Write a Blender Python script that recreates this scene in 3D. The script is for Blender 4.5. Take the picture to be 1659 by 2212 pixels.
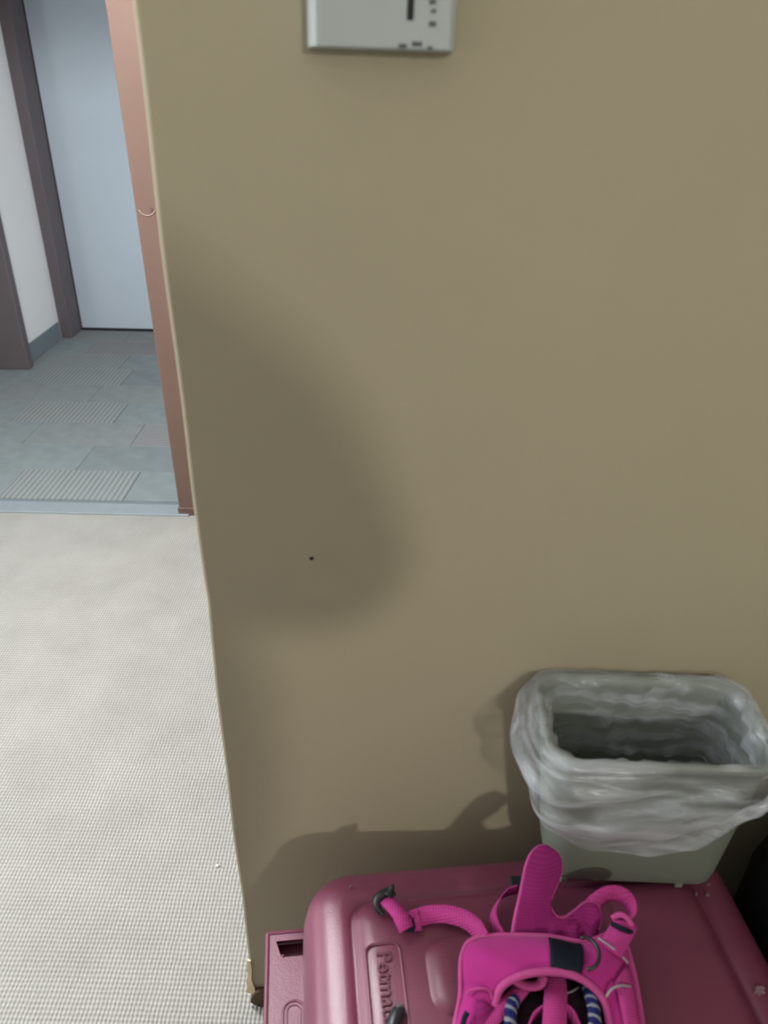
import bpy, bmesh, math, random
from mathutils import Vector, Matrix

for o in list(bpy.data.objects):
    bpy.data.objects.remove(o, do_unlink=True)
scene = bpy.context.scene
COL = scene.collection
PI = math.pi
rnd = random.Random(7)

# ------------------------------------------------------------------ camera
FPX, W, H = 1650.0, 1659.0, 2212.0
CAM = Vector((0, 0, 1.4))
PITCH, ROLL, YAW = math.radians(60), math.radians(1.25), 0.0
ROT = Matrix.Rotation(YAW, 3, 'Z') @ Matrix.Rotation(PITCH, 3, 'X') @ Matrix.Rotation(ROLL, 3, 'Z')
cd = bpy.data.cameras.new('camera')
cam = bpy.data.objects.new('camera', cd)
COL.objects.link(cam)
cam.matrix_world = Matrix.Translation(CAM) @ ROT.to_4x4()
cd.sensor_fit = 'VERTICAL'
cd.sensor_height = 36.0
cd.sensor_width = 27.0
cd.lens = 36.0 * FPX / H
cd.clip_start = 0.02
cd.dof.use_dof = True
cd.dof.focus_distance = 1.45
cd.dof.aperture_fstop = 4.6
scene.camera = cam


def at(px, py, x=None, y=None, z=None):
    """point on the plane x=, y= or z= that the photo shows at (px, py)"""
    d = ROT @ Vector(((px - W / 2) / FPX, -(py - H / 2) / FPX, -1))
    i, k = (0, x) if x is not None else (1, y) if y is not None else (2, z)
    return CAM + d * ((k - CAM[i]) / d[i])


# ------------------------------------------------------------------ light
world = bpy.data.worlds.new('world')
scene.world = world
world.use_nodes = True
bg = world.node_tree.nodes['Background']
bg.inputs[0].default_value = (0.97, 0.99, 1.0, 1)
bg.inputs[1].default_value = 0.245


def light(name, kind, loc, power, color, rot=None, **kw):
    ld = bpy.data.lights.new(name, kind)
    ld.energy = power
    ld.color = color
    for k, v in kw.items():
        setattr(ld, k, v)
    o = bpy.data.objects.new(name, ld)
    o.location = loc
    if rot:
        o.rotation_euler = rot
    COL.objects.link(o)
    return o


KEY = Vector((0.90, -2.0, 1.90))
light('room_lamp_light', 'POINT', KEY, 84, (1.0, 0.94, 0.86), shadow_soft_size=0.07)
ENTRY = Vector((-0.85, 1.38, 2.30))
HALL = Vector((-1.30, 3.55, 2.30))
light('entry_lamp_light', 'POINT', ENTRY, 150, (0.95, 0.985, 1.0), shadow_soft_size=0.10)
light('hall_fill_light', 'POINT', HALL, 1.0, (0.80, 0.91, 1.0), shadow_soft_size=0.10)  # added lamp, unseen, a faint cool fill for the hall

light('hall_side_fill', 'AREA', (-0.03, 3.70, 0.62), 10, (0.84, 0.93, 1.0), rot=(0, PI / 2, 0), shape='RECTANGLE', size=0.8, size_y=0.8)  # added unseen light brightening the hall's left wall and floor
light('window_daylight', 'AREA', (-2.36, 0.95, 1.45), 42, (0.93, 0.97, 1.0), rot=(0, -PI / 2, 0), shape='RECTANGLE', size=1.1, size_y=0.9)

scene.view_settings.view_transform = 'Standard'
scene.view_settings.look = 'None'
scene.view_settings.gamma = 1.0
scene.view_settings.use_curve_mapping = False
scene.view_settings.exposure = 0.0


# ------------------------------------------------------------------ materials
def srgb(r, g, b):
    f = lambda c: ((c / 255 + 0.055) / 1.055) ** 2.4 if c > 10 else c / 255 / 12.92
    return (f(r), f(g), f(b), 1)


def mat(name, col, rough=0.6, var=0.08, vscale=12.0, bump=0.0, bscale=200.0, spec=0.3, metal=0.0, detail=3.0,
        alpha=1.0, coat=0.0, sheen=0.0, trans=0.0):
    m = bpy.data.materials.new(name)
    m.use_nodes = True
    nt = m.node_tree
    N, L = nt.nodes, nt.links
    b = N['Principled BSDF']
    b.inputs['Roughness'].default_value = rough
    b.inputs['Specular IOR Level'].default_value = spec
    b.inputs['Metallic'].default_value = metal
    b.inputs['Coat Weight'].default_value = coat
    b.inputs['Sheen Weight'].default_value = sheen
    b.inputs['Alpha'].default_value = alpha
    tc = N.new('ShaderNodeTexCoord')
    n = N.new('ShaderNodeTexNoise')
    n.inputs['Scale'].default_value = vscale
    n.inputs['Detail'].default_value = detail
    L.new(tc.outputs['Object'], n.inputs['Vector'])
    mr = N.new('ShaderNodeMapRange')
    mr.inputs[1].default_value = 0.25
    mr.inputs[2].default_value = 0.75
    mr.inputs[3].default_value = 1 - var
    mr.inputs[4].default_value = 1 + var
    L.new(n.outputs['Fac'], mr.inputs[0])
    mx = N.new('ShaderNodeMix')
    mx.data_type = 'RGBA'
    mx.blend_type = 'MULTIPLY'
    mx.inputs[0].default_value = 1.0
    mx.inputs[6].default_value = col if len(col) == 4 else (*col, 1)
    L.new(mr.outputs[0], mx.inputs[7])
    L.new(mx.outputs[2], b.inputs['Base Color'])
    m['mixnode'] = mx.name
    if bump:
        n2 = N.new('ShaderNodeTexNoise')
        n2.inputs['Scale'].default_value = bscale
        n2.inputs['Detail'].default_value = 2
        L.new(tc.outputs['Object'], n2.inputs['Vector'])
        bp = N.new('ShaderNodeBump')
        bp.inputs['Strength'].default_value = bump
        bp.inputs['Distance'].default_value = 0.002
        L.new(n2.outputs['Fac'], bp.inputs['Height'])
        L.new(bp.outputs[0], b.inputs['Normal'])
    return m


def weave(m, px, py, depth=0.35, bump=0.5, axis=('X', 'Y'), dist=0.002):
    """loop-pile or mesh grid: rows px by py metres, over the base colour of m"""
    nt = m.node_tree
    N, L = nt.nodes, nt.links
    b = N['Principled BSDF']
    tc = N.new('ShaderNodeTexCoord')
    # a little wander so the rows are not ruler straight
    nz = N.new('ShaderNodeTexNoise')
    nz.inputs['Scale'].default_value = 25
    L.new(tc.outputs['Object'], nz.inputs['Vector'])
    ad = N.new('ShaderNodeVectorMath')
    ad.operation = 'MULTIPLY_ADD'
    L.new(nz.outputs['Color'], ad.inputs[0])
    ad.inputs[1].default_value = (0.004, 0.004, 0.004)
    L.new(tc.outputs['Object'], ad.inputs[2])
    sx = N.new('ShaderNodeSeparateXYZ')
    L.new(ad.outputs[0], sx.inputs[0])
    outs = []
    for ax, p in zip(axis, (px, py)):
        mu = N.new('ShaderNodeMath')
        mu.operation = 'MULTIPLY'
        mu.inputs[1].default_value = 2 * PI / p
        L.new(sx.outputs[ax], mu.inputs[0])
        sn = N.new('ShaderNodeMath')
        sn.operation = 'SINE'
        L.new(mu.outputs[0], sn.inputs[0])
        outs.append(sn)
    sm = N.new('ShaderNodeMath')
    sm.operation = 'ADD'
    L.new(outs[0].outputs[0], sm.inputs[0])
    L.new(outs[1].outputs[0], sm.inputs[1])
    mr = N.new('ShaderNodeMapRange')
    mr.inputs[1].default_value = -2
    mr.inputs[2].default_value = 2
    mr.inputs[3].default_value = 1 - depth
    mr.inputs[4].default_value = 1 + depth * 0.6
    L.new(sm.outputs[0], mr.inputs[0])
    mx = N.new('ShaderNodeMix')
    mx.data_type = 'RGBA'
    mx.blend_type = 'MULTIPLY'
    mx.inputs[0].default_value = 1
    L.new(N[m['mixnode']].outputs[2], mx.inputs[6])
    L.new(mr.outputs[0], mx.inputs[7])
    L.new(mx.outputs[2], b.inputs['Base Color'])
    if bump:
        bp = N.new('ShaderNodeBump')
        bp.inputs['Strength'].default_value = bump
        bp.inputs['Distance'].default_value = dist
        L.new(sm.outputs[0], bp.inputs['Height'])
        L.new(bp.outputs[0], b.inputs['Normal'])
    return m


def stripes(m, period, axis, col2, duty=0.5):
    """two-colour stripes woven into a carpet tile"""
    nt = m.node_tree
    N, L = nt.nodes, nt.links
    b = N['Principled BSDF']
    tc = N.new('ShaderNodeTexCoord')
    sx = N.new('ShaderNodeSeparateXYZ')
    L.new(tc.outputs['Object'], sx.inputs[0])
    mu = N.new('ShaderNodeMath')
    mu.operation = 'MULTIPLY'
    mu.inputs[1].default_value = 2 * PI / period
    L.new(sx.outputs[axis], mu.inputs[0])
    sn = N.new('ShaderNodeMath')
    sn.operation = 'SINE'
    L.new(mu.outputs[0], sn.inputs[0])
    mr = N.new('ShaderNodeMapRange')
    mr.inputs[1].default_value = -0.5
    mr.inputs[2].default_value = 0.5
    L.new(sn.outputs[0], mr.inputs[0])
    mx = N.new('ShaderNodeMix')
    mx.data_type = 'RGBA'
    L.new(mr.outputs[0], mx.inputs[0])
    L.new(N[m['mixnode']].outputs[2], mx.inputs[6])
    mx.inputs[7].default_value = col2
    L.new(mx.outputs[2], b.inputs['Base Color'])
    return m


WALL = mat('tan_wall_paint', (0.40, 0.362, 0.258), 0.75, 0.03, 3.0, bump=0.15, bscale=140, spec=0.25)
WALL2 = mat('cream_hall_paint', (0.78, 0.76, 0.75), 0.7, 0.02, 4)
CHIP = mat('bare_plaster', (0.72, 0.60, 0.38), 0.85, 0.1, 60)
CEIL = mat('ceiling_white', (0.7, 0.7, 0.68), 0.9, 0.02, 5)
CARPET = weave(mat('loop_pile_carpet', (0.350, 0.340, 0.320), 0.95, 0.09, 7.0, spec=0.05, detail=5), 0.0072, 0.0088, 0.22, 0.45,
               dist=0.0025)
BASE = mat('brown_vinyl_base', (0.085, 0.055, 0.025), 0.6, 0.2, 30)
GREYBASE = mat('grey_vinyl_base', (0.16, 0.19, 0.21), 0.6, 0.05, 10)
JAMB = mat('terracotta_door_paint', (0.135, 0.082, 0.064), 0.55, 0.06, 6, spec=0.3, bump=0.1, bscale=60)
JAMBD = mat('scuffed_dark_paint', (0.12, 0.07, 0.06), 0.6, 0.2, 40)
BROWN = mat('dark_brown_frame_paint', (0.12, 0.10, 0.105), 0.55, 0.05, 8)
DOOR = mat('pale_blue_grey_door', (0.50, 0.56, 0.62), 0.6, 0.02, 5)
GAP = mat('dark_gap_shade', (0.01, 0.012, 0.014), 0.8, 0.1, 20)  # near-black tone for the shade in the gap below the far door
STRIP = mat('worn_metal_strip', (0.30, 0.34, 0.37), 0.45, 0.06, 20, metal=0.3)
PLASTIC = mat('off_white_plastic', (0.41, 0.465, 0.465), 0.45, 0.02, 20)
DARKSLOT = mat('dark_slot', (0.02, 0.02, 0.025), 0.7, 0.1, 30)
INK = mat('grey_print', (0.12, 0.12, 0.14), 0.7, 0.1, 60)
HOLE = mat('hole_shade', (0.035, 0.028, 0.018), 0.9, 0.2, 300)
PINK = mat('dusty_pink_plastic', (0.148, 0.032, 0.066), 0.40, 0.05, 14, bump=0.12, bscale=500, spec=0.55)
PINKD = mat('dusty_pink_plastic_lettering', (0.11, 0.024, 0.045), 0.5, 0.05, 14, spec=0.4)
BIN = mat('grey_green_plastic', (0.165, 0.19, 0.155), 0.5, 0.03, 8, spec=0.4)
MAG = mat('hot_pink_fabric', (0.41, 0.028, 0.215), 0.85, 0.06, 40, bump=0.2, bscale=900, spec=0.1, sheen=0.15)
MAG2 = weave(mat('magenta_mesh_fabric', (0.25, 0.020, 0.135), 0.9, 0.08, 40, spec=0.1), 0.0024, 0.0024, 0.22, 0.25, ('X', 'Z'))
BIND = mat('pink_edge_binding', (0.47, 0.072, 0.25), 0.8, 0.05, 60, spec=0.15)
WEB = weave(mat('pink_webbing', (0.46, 0.048, 0.235), 0.8, 0.05, 60, spec=0.15), 0.003, 0.003, 0.2, 0.3)
NAVY = mat('navy_nylon', (0.006, 0.010, 0.020), 0.75, 0.2, 60, bump=0.2, bscale=700, spec=0.2)
BLACKP = mat('black_plastic', (0.012, 0.014, 0.018), 0.4, 0.1, 40, spec=0.5)
REFL = mat('silver_reflective_piping', (0.36, 0.30, 0.33), 0.5, 0.05, 80, metal=0.2)
SCUFF = mat('pale_scuff', (0.20, 0.135, 0.15), 0.8, 0.3, 400)
ROPEB = mat('blue_rope', (0.009, 0.012, 0.10), 0.85, 0.2, 200, bump=0.3, bscale=900)
ROPEW = mat('white_rope', (0.22, 0.235, 0.27), 0.85, 0.1, 200, bump=0.3, bscale=900)
BAGM = mat('black_bag_fabric', (0.010, 0.010, 0.011), 0.85, 0.3, 12, bump=0.4, bscale=300, spec=0.15)
BAGB = mat('dark_brown_bag_trim', (0.028, 0.020, 0.013), 0.8, 0.3, 16, bump=0.3, bscale=300, spec=0.15)
LINT = mat('white_crumb', (0.8, 0.8, 0.78), 0.8, 0.05, 200)
SKIN = mat('skin', (0.45, 0.26, 0.18), 0.55, 0.05, 20)
SHIRT = mat('dark_grey_cotton', (0.10, 0.10, 0.11), 0.9, 0.08, 30)
JEANS = mat('blue_denim', (0.05, 0.07, 0.12), 0.9, 0.1, 60)
HAIR = mat('brown_hair', (0.05, 0.03, 0.02), 0.6, 0.2, 80)
LAMPM = mat('white_enamel', (0.75, 0.74, 0.70), 0.4, 0.02, 10)
TILE = [
    mat('blue_grey_carpet_tile', (0.200, 0.228, 0.236), 0.95, 0.12, 14, spec=0.05, detail=6),
    mat('slate_carpet_tile', (0.184, 0.210, 0.220), 0.95, 0.14, 11, spec=0.05, detail=6),
    mat('warm_grey_carpet_tile', (0.208, 0.224, 0.228), 0.95, 0.10, 16, spec=0.05, detail=6),
    stripes(mat('lengthwise_striped_carpet_tile', (0.165, 0.190, 0.20), 0.95, 0.1, 14, spec=0.05), 0.021, 'X', (0.265, 0.27, 0.26, 1)),
    stripes(mat('crosswise_striped_carpet_tile', (0.18, 0.195, 0.205), 0.95, 0.1, 14, spec=0.05), 0.022, 'Y', (0.25, 0.235, 0.235, 1)),
]
# thin plastic film for the bin liner
FILM = bpy.data.materials.new('clear_white_film')
FILM.use_nodes = True
_n, _l = FILM.node_tree.nodes, FILM.node_tree.links
_p = _n['Principled BSDF']
_p.inputs['Base Color'].default_value = (0.79, 0.85, 0.93, 1)
_p.inputs['Roughness'].default_value = 0.28
_p.inputs['Specular IOR Level'].default_value = 0.8
_tc = _n.new('ShaderNodeTexCoord')
_mp = _n.new('ShaderNodeMapping')
_mp.inputs['Scale'].default_value = (0.5, 0.7, 2.6)
_mp.inputs['Rotation'].default_value = (0.0, 0.42, 0.0)
_nz = _n.new('ShaderNodeTexNoise')
_nz.inputs['Scale'].default_value = 17
_nz.inputs['Detail'].default_value = 4
_nz.inputs['Distortion'].default_value = 0.8
_bp = _n.new('ShaderNodeBump')
_bp.inputs['Strength'].default_value = 0.5
_bp.inputs['Distance'].default_value = 0.012
_mr = _n.new('ShaderNodeMapRange')
_mr.inputs[1].default_value = 0.40
_mr.inputs[2].default_value = 0.72
_mr.inputs[3].default_value = 0.10
_mr.inputs[4].default_value = 0.52
_l.new(_tc.outputs['Object'], _mp.inputs['Vector'])
_l.new(_mp.outputs[0], _nz.inputs['Vector'])
_l.new(_nz.outputs['Fac'], _bp.inputs['Height'])
_l.new(_bp.outputs[0], _p.inputs['Normal'])
_l.new(_nz.outputs['Fac'], _mr.inputs[0])
_l.new(_mr.outputs[0], _p.inputs['Alpha'])


# ------------------------------------------------------------------ helpers
def obj(name, bm, m, parent=None, smooth=False):
    me = bpy.data.meshes.new(name)
    bmesh.ops.recalc_face_normals(bm, faces=bm.faces[:])
    bm.to_mesh(me)
    bm.free()
    if smooth:
        for p in me.polygons:
            p.use_smooth = True
    for mm in (m if isinstance(m, (list, tuple)) else [m]):
        me.materials.append(mm)
    o = bpy.data.objects.new(name, me)
    COL.objects.link(o)
    if parent:
        o.parent = parent
        o.matrix_parent_inverse = parent.matrix_basis.inverted()
    return o


def tag(o, label=None, cat=None, group=None, kind=None):
    for k, v in (('label', label), ('category', cat), ('group', group), ('kind', kind)):
        if v:
            o[k] = v
    return o


def empty(name, loc, rz=0.0):
    e = bpy.data.objects.new(name, None)
    e.empty_display_size = 0.05
    e.location = loc
    e.rotation_euler = (0, 0, rz)
    COL.objects.link(e)
    bpy.context.view_layer.update()
    return e


def box(bm, lo, hi, bev=0.0, seg=2):
    r = bmesh.ops.create_cube(bm, size=1)
    vs = r['verts']
    for v in vs:
        v.co = Vector([lo[i] + (v.co[i] + 0.5) * (hi[i] - lo[i]) for i in range(3)])
    if bev:
        es = list({e for v in vs for e in v.link_edges})
        bmesh.ops.bevel(bm, geom=es, offset=bev, segments=seg, affect='EDGES', profile=0.5)
    return bm


def nbox(lo, hi, bev=0.0, seg=2):
    return box(bmesh.new(), lo, hi, bev, seg)


def catmull(P, n, closed=False):
    """resample a polyline of Vectors (any size) to n points on a Catmull-Rom curve"""
    k = len(P)
    out = []
    span = k if closed else k - 1
    for i in range(n):
        t = i / (n if closed else n - 1) * span
        j = min(int(t), span - 1)
        f = t - j
        g = lambda q: P[q % k] if closed else P[max(0, min(k - 1, q))]
        a, b, c, d = g(j - 1), g(j), g(j + 1), g(j + 2)
        out.append(0.5 * ((2 * b) + (c - a) * f + (2 * a - 5 * b + 4 * c - d) * f * f + (3 * b - a - 3 * c + d) * f ** 3))
    return out


def tube(bm, pts, r, seg=8, closed=False, cap=True):
    n = len(pts)
    rings = []
    prev = None
    for i, p in enumerate(pts):
        if closed:
            t = pts[(i + 1) % n] - pts[i - 1]
        else:
            t = pts[min(i + 1, n - 1)] - pts[max(i - 1, 0)]
        t = t.normalized() if t.length > 1e-9 else Vector((0, 0, 1))
        up = prev if prev else (Vector((0, 0, 1)) if abs(t.z) < 0.9 else Vector((0, 1, 0)))
        s = t.cross(up).normalized()
        u = s.cross(t).normalized()
        prev = u
        rr = r[i] if isinstance(r, (list, tuple)) else r
        rings.append([bm.verts.new(p + (s * math.cos(a) + u * math.sin(a)) * rr)
                      for a in (2 * PI * q / seg for q in range(seg))])
    for i in range(n if closed else n - 1):
        A, B = rings[i], rings[(i + 1) % n]
        for q in range(seg):
            bm.faces.new((A[q], A[(q + 1) % seg], B[(q + 1) % seg], B[q]))
    if cap and not closed:
        bm.faces.new(rings[0])
        bm.faces.new(rings[-1])
    return bm


def grid(bm, rows, thick=0.0, closed_u=False):
    """surface through rows of points; thick gives it a real back face"""
    nv, nu = len(rows), len(rows[0])

    def nrm(i, j):
        a = rows[min(i + 1, nv - 1)][j] - rows[max(i - 1, 0)][j]
        b = rows[i][(j + 1) % nu if closed_u else min(j + 1, nu - 1)] - rows[i][(j - 1) if closed_u else max(j - 1, 0)]
        c = b.cross(a)
        return c.normalized() if c.length > 1e-12 else Vector((0, 0, 1))

    T = [[bm.verts.new(rows[i][j]) for j in range(nu)] for i in range(nv)]
    B = [[bm.verts.new(rows[i][j] - nrm(i, j) * thick) for j in range(nu)] for i in range(nv)] if thick else None
    ju = nu if closed_u else nu - 1
    for i in range(nv - 1):
        for j in range(ju):
            k = (j + 1) % nu
            bm.faces.new((T[i][j], T[i][k], T[i + 1][k], T[i + 1][j]))
            if B:
                bm.faces.new((B[i][j], B[i + 1][j], B[i + 1][k], B[i][k]))
    if B:
        for i in (0, nv - 1):
            for j in range(ju):
                k = (j + 1) % nu
                bm.faces.new((T[i][j], B[i][j], B[i][k], T[i][k]))
        if not closed_u:
            for j in (0, nu - 1):
                for i in range(nv - 1):
                    bm.faces.new((T[i][j], T[i + 1][j], B[i + 1][j], B[i][j]))
    return bm


def ribbon(bm, pts, width, thick=0.0018, side=None):
    """flat strap along pts; side: fixed width direction, else horizontal across the path"""
    n = len(pts)
    r0, r1 = [], []
    for i, p in enumerate(pts):
        t = (pts[min(i + 1, n - 1)] - pts[max(i - 1, 0)]).normalized()
        s = side.copy() if side else t.cross(Vector((0, 0, 1)))
        s = s - t * s.dot(t)
        s.normalize()
        r0.append(p - s * width / 2)
        r1.append(p + s * width / 2)
    return grid(bm, [r0, [(a + b) / 2 for a, b in zip(r0, r1)], r1], thick)


def rr_loop(hx, hy, r, n=6):
    """rounded rectangle, counter-clockwise, 4*(n+1) points as (x, y)"""
    r = min(r, hx * 0.999, hy * 0.999)
    out = []
    for cx, cy, a0 in ((hx - r, hy - r, 0), (-hx + r, hy - r, 90), (-hx + r, -hy + r, 180), (hx - r, -hy + r, 270)):
        for k in range(n + 1):
            a = math.radians(a0 + 90 * k / n)
            out.append((cx + r * math.cos(a), cy + r * math.sin(a)))
    return out


def stack(bm, loops, cap0=True, cap1=True):
    R = [[bm.verts.new(p) for p in lp] for lp in loops]
    n = len(R[0])
    for A, B in zip(R, R[1:]):
        for q in range(n):
            bm.faces.new((A[q], A[(q + 1) % n], B[(q + 1) % n], B[q]))
    if cap0:
        bm.faces.new(R[0])
    if cap1:
        bm.faces.new(R[-1])
    return bm


def fit(pts, n=24, closed=False):
    """[(px, py, z), ...] read off the photo at real heights -> smooth 3-D path"""
    return catmull([at(a, b, z=c + DZ) for a, b, c in pts], n, closed)


# ------------------------------------------------------------------ the setting
X0, YW = -0.208, 0.72            # free left end and face of the tan wall
CEILZ = 2.45
# wall with a slightly worn rounded end
bm = bmesh.new()
loops = []
NZ = 60
for k in range(NZ + 1):
    z = CEILZ * k / NZ
    w = 0.0008 * math.sin(z * 9.0) + 0.0007 * math.sin(z * 23 + 1) + (0.0010 if abs(z - 0.87) < 0.02 else 0)
    prof = [(X0 + 0.0045 + w, YW), (X0 + 0.0014 + w, YW + 0.0014), (X0 + w, YW + 0.0045), (X0 + w, YW + 0.13),
            (3.0, YW + 0.13), (3.0, YW)]
    loops.append([Vector((x, y, z)) for x, y in prof])
stack(bm, loops)
wall = tag(obj('wall_back', bm, WALL), 'tan painted wall with a free left end', kind='structure')
# torn bead at the foot of the wall end
bm = bmesh.new()
zt, zb = 0.125, 0.030
P = [Vector((X0 - 0.002 - 0.008 * f ** 1.5 + 0.001 * math.sin(f * 17), YW - 0.001, zt + (zb - zt) * f)) for f in [i / 10 for i in range(11)]]
Q = [Vector((X0 + 0.004 + 0.003 * math.sin(f * 9) * f, YW - 0.0025 - 0.002 * f, zt + (zb - zt) * f)) for f in [i / 10 for i in range(11)]]
grid(bm, [P, Q], 0.003)
obj('torn_corner_bead', bm, CHIP, wall)
# small screw hole left in the wall: a rim and a flat disc coloured as the shade inside
hp = at(673, 1206, y=YW)
bm = bmesh.new()
tube(bm, [hp + Vector((0.0032 * math.cos(a), -0.0003, 0.0030 * math.sin(a))) for a in (2 * PI * k / 14 for k in range(14))], 0.0007, 5, True)
rim = obj('screw_hole', bm, WALL, wall, True)
bm = bmesh.new()
bmesh.ops.create_circle(bm, cap_ends=True, radius=0.0031, segments=14, matrix=Matrix.Translation(hp + Vector((0, -0.0004, 0))) @ Matrix.Rotation(PI / 2, 4, 'X'))
obj('hole_shade_disc', bm, HOLE, rim)

# baseboard, broken back at its end
bm = bmesh.new()
zs = [0, 0.006, 0.014, 0.024, 0.034, 0.042, 0.046]
ends = [0.012, 0.004, -0.002, -0.001, 0.004, 0.008, 0.013]
loops = [[Vector((X0 + e, YW, z)), Vector((X0 + e, YW - 0.009, z)), Vector((3.0, YW - 0.009, z)), Vector((3.0, YW, z))] for z, e in zip(zs, ends)]
stack(bm, loops)
tag(obj('baseboard_back', bm, BASE), kind='structure')

# near carpet
bm = nbox((-3.2, -3.2, -0.02), (3.0, 2.40, 0.0))
floor = tag(obj('floor', bm, CARPET), 'light loop-pile carpet', kind='structure')
# hall floor: slab with carpet tiles laid on it
HY0, HY1 = 2.40, 4.9
fh = tag(obj('floor_hall', nbox((-3.2, HY0, -0.02), (3.0, 5.2, -0.004)), GREYBASE), kind='structure')
TW, TD = 0.46, 0.235
tmesh = {}
for r_ in range(10):
    for c in list(range(7)) + [-1, -2]:
        mi = rnd.choices(range(5), (30, 22, 14, 26, 8))[0] if c >= 0 else (0, 3, 2)[(r_ + c) % 3]
        if r_ == 0:
            mi = (0, 0, 3, 0, 3, 0, 1, 2, 0)[c]
        if r_ in (1, 2) and c == 3:
            mi = 4
        if mi not in tmesh:
            me = bpy.data.meshes.new('carpet_tile')
            b_ = nbox((0, 0, -0.0045), (TW - 0.0015, TD - 0.0015, 0.0), 0.001, 1)
            b_.to_mesh(me)
            b_.free()
            me.materials.append(TILE[mi])
            tmesh[mi] = me
        o = bpy.data.objects.new('carpet_tile', tmesh[mi])
        COL.objects.link(o)
        o.location = (-2.35 + (0.2 if r_ % 2 else 0) - 0.46 * (r_ % 3 == 2) * 0.25 + c * TW, 2.47 + r_ * TD, 0)
        o.parent = fh
# metal strip between the two carpets
bm = nbox((-2.4, 2.36, -0.001), (-0.70, 2.435, 0.007), 0.003, 2)
tag(obj('trim_1', bm, STRIP), 'worn pale threshold strip between the carpets', kind='structure')

# ceiling
tag(obj('ceiling', nbox((-3.2, -3.2, CEILZ), (3.0, 5.2, CEILZ + 0.05)), CEIL), kind='structure')

# doorway to the hall: metal frame + wall either side + header
JX = -0.737                       # left face of the right-hand jamb at the floor
JY0, JY1 = 2.375, 2.50
bm = bmesh.new()
loops = []
for z in (0, 0.6, 1.2, 1.8, 2.03):
    x = JX - 0.012 * z           # stands slightly out of plumb
    r = 0.006
    loops.append([Vector((x + r, JY0, z)), Vector((x + 0.002, JY0 + 0.002, z)), Vector((x, JY0 + r, z)), Vector((x, JY1, z)), Vector((JX + 0.11, JY1, z)), Vector((JX + 0.11, JY0, z))])
stack(bm, loops)
door1 = tag(obj('door_1', bm, JAMB), 'terracotta painted metal door jamb', kind='structure')
obj('jamb_foot', nbox((JX - 0.003, JY0 - 0.006, 0), (JX + 0.10, JY0 + 0.002, 0.030), 0.002, 1), JAMBD, door1)
bm = bmesh.new()
jc = at(317, 450, y=JY0)
tube(bm, [jc + Vector((0.024 * math.cos(a), -0.001, 0.020 * math.sin(a))) for a in (PI * (1.08 + 0.84 * k / 12) for k in range(13))], 0.0014, 6)
obj('paint_dent', bm, mat('chipped_pale_paint', (0.34, 0.25, 0.20), 0.5, 0.05, 30), door1, True)
bm = bmesh.new()
bmesh.ops.create_cone(bm, segments=12, radius1=0.005, radius2=0.005, depth=0.004, cap_ends=True,
                      matrix=Matrix.Translation(jc + Vector((0.012, 0.0, -0.003))) @ Matrix.Rotation(PI / 2, 4, 'X'))
obj('screw_head', bm, JAMBD, door1)
sp = at(297, 430, y=JY0)
obj('strike_plate', nbox((sp.x - 0.006, JY0 + 0.002, sp.z - 0.055), (sp.x + 0.012, JY0 + 0.05, sp.z + 0.055), 0.002, 1), STRIP, door1)
obj('header', nbox((-2.30, JY0, 2.03), (JX + 0.11, JY1, 2.16), 0.004, 1), JAMB, door1)
obj('jamb', nbox((-2.40, JY0, 0), (-2.30, JY1, 2.16), 0.004, 1), JAMB, door1)
bm = bmesh.new()
box(bm, (JX + 0.11, JY0 + 0.01, 0), (3.0, JY1 - 0.01, CEILZ))
box(bm, (-2.40, JY0 + 0.01, 2.16), (JX + 0.11, JY1 - 0.01, CEILZ))
box(bm, (-3.2, JY0 + 0.01, 0), (-2.40, JY1 - 0.01, CEILZ))
tag(obj('wall_doorway', bm, WALL), kind='structure')

# hall: left wall with base, two dark frames and the far door
XL = -1.925
tag(obj('wall_hall_left', nbox((XL - 0.1, 3.86, 0), (XL, 4.62, CEILZ)), WALL2), kind='structure')
tag(obj('baseboard_hall', nbox((XL, 3.90, 0), (XL + 0.008, 4.38, 0.10), 0.003, 1), GREYBASE), kind='structure')
tag(obj('wall_hall_side', nbox((-3.2, 3.86, 0), (-2.29, 3.92, CEILZ)), WALL2), kind='structure')
tag(obj('wall_hall_outer', nbox((-3.25, JY1, 0), (-3.2, 3.92, CEILZ)), WALL2), kind='structure')
d3 = tag(obj('door_3', nbox((-2.30, 3.84, 0), (-1.885, 3.90, 2.1), 0.004, 1), BROWN), 'dark brown door frame post in the hall', kind='structure')
d2 = tag(obj('door_2', nbox((-1.86, 4.565, 0.012), (-0.85, 4.605, 2.06), 0.003, 1), DOOR), 'pale blue-grey door at the end of the hall', kind='structure')
obj('door_frame', nbox((-1.96, 4.40, 0), (-1.865, 4.64, 2.14), 0.004, 1), BROWN, d2)
obj('door_frame', nbox((-0.84, 4.40, 0), (-0.74, 4.64, 2.14), 0.004, 1), BROWN, d2)
obj('door_frame', nbox((-1.865, 4.40, 2.07), (-0.84, 4.64, 2.14), 0.004, 1), BROWN, d2)
obj('door_gap_shade', nbox((-1.86, 4.558, 0.001), (-0.85, 4.600, 0.014)), GAP, d2)  # dark strip standing for the shade under the door
bm = bmesh.new()
box(bm, (-0.74, 4.64, 0), (3.0, 4.70, CEILZ))
box(bm, (-3.2, 4.64, 0), (-1.96, 4.70, CEILZ))
box(bm, (-1.96, 4.64, 2.14), (-0.74, 4.70, CEILZ))
tag(obj('wall_hall_end', bm, WALL2), kind='structure')
tag(obj('wall_hall_right', nbox((0.0, JY1, 0), (0.1, 4.64, CEILZ)), WALL2), kind='structure')

tag(obj('wall_right_light_block', nbox((1.02, -1.2, 0), (1.14, YW, CEILZ)), WALL), kind='structure')  # unseen wall added to keep ambient light off the right side
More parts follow.
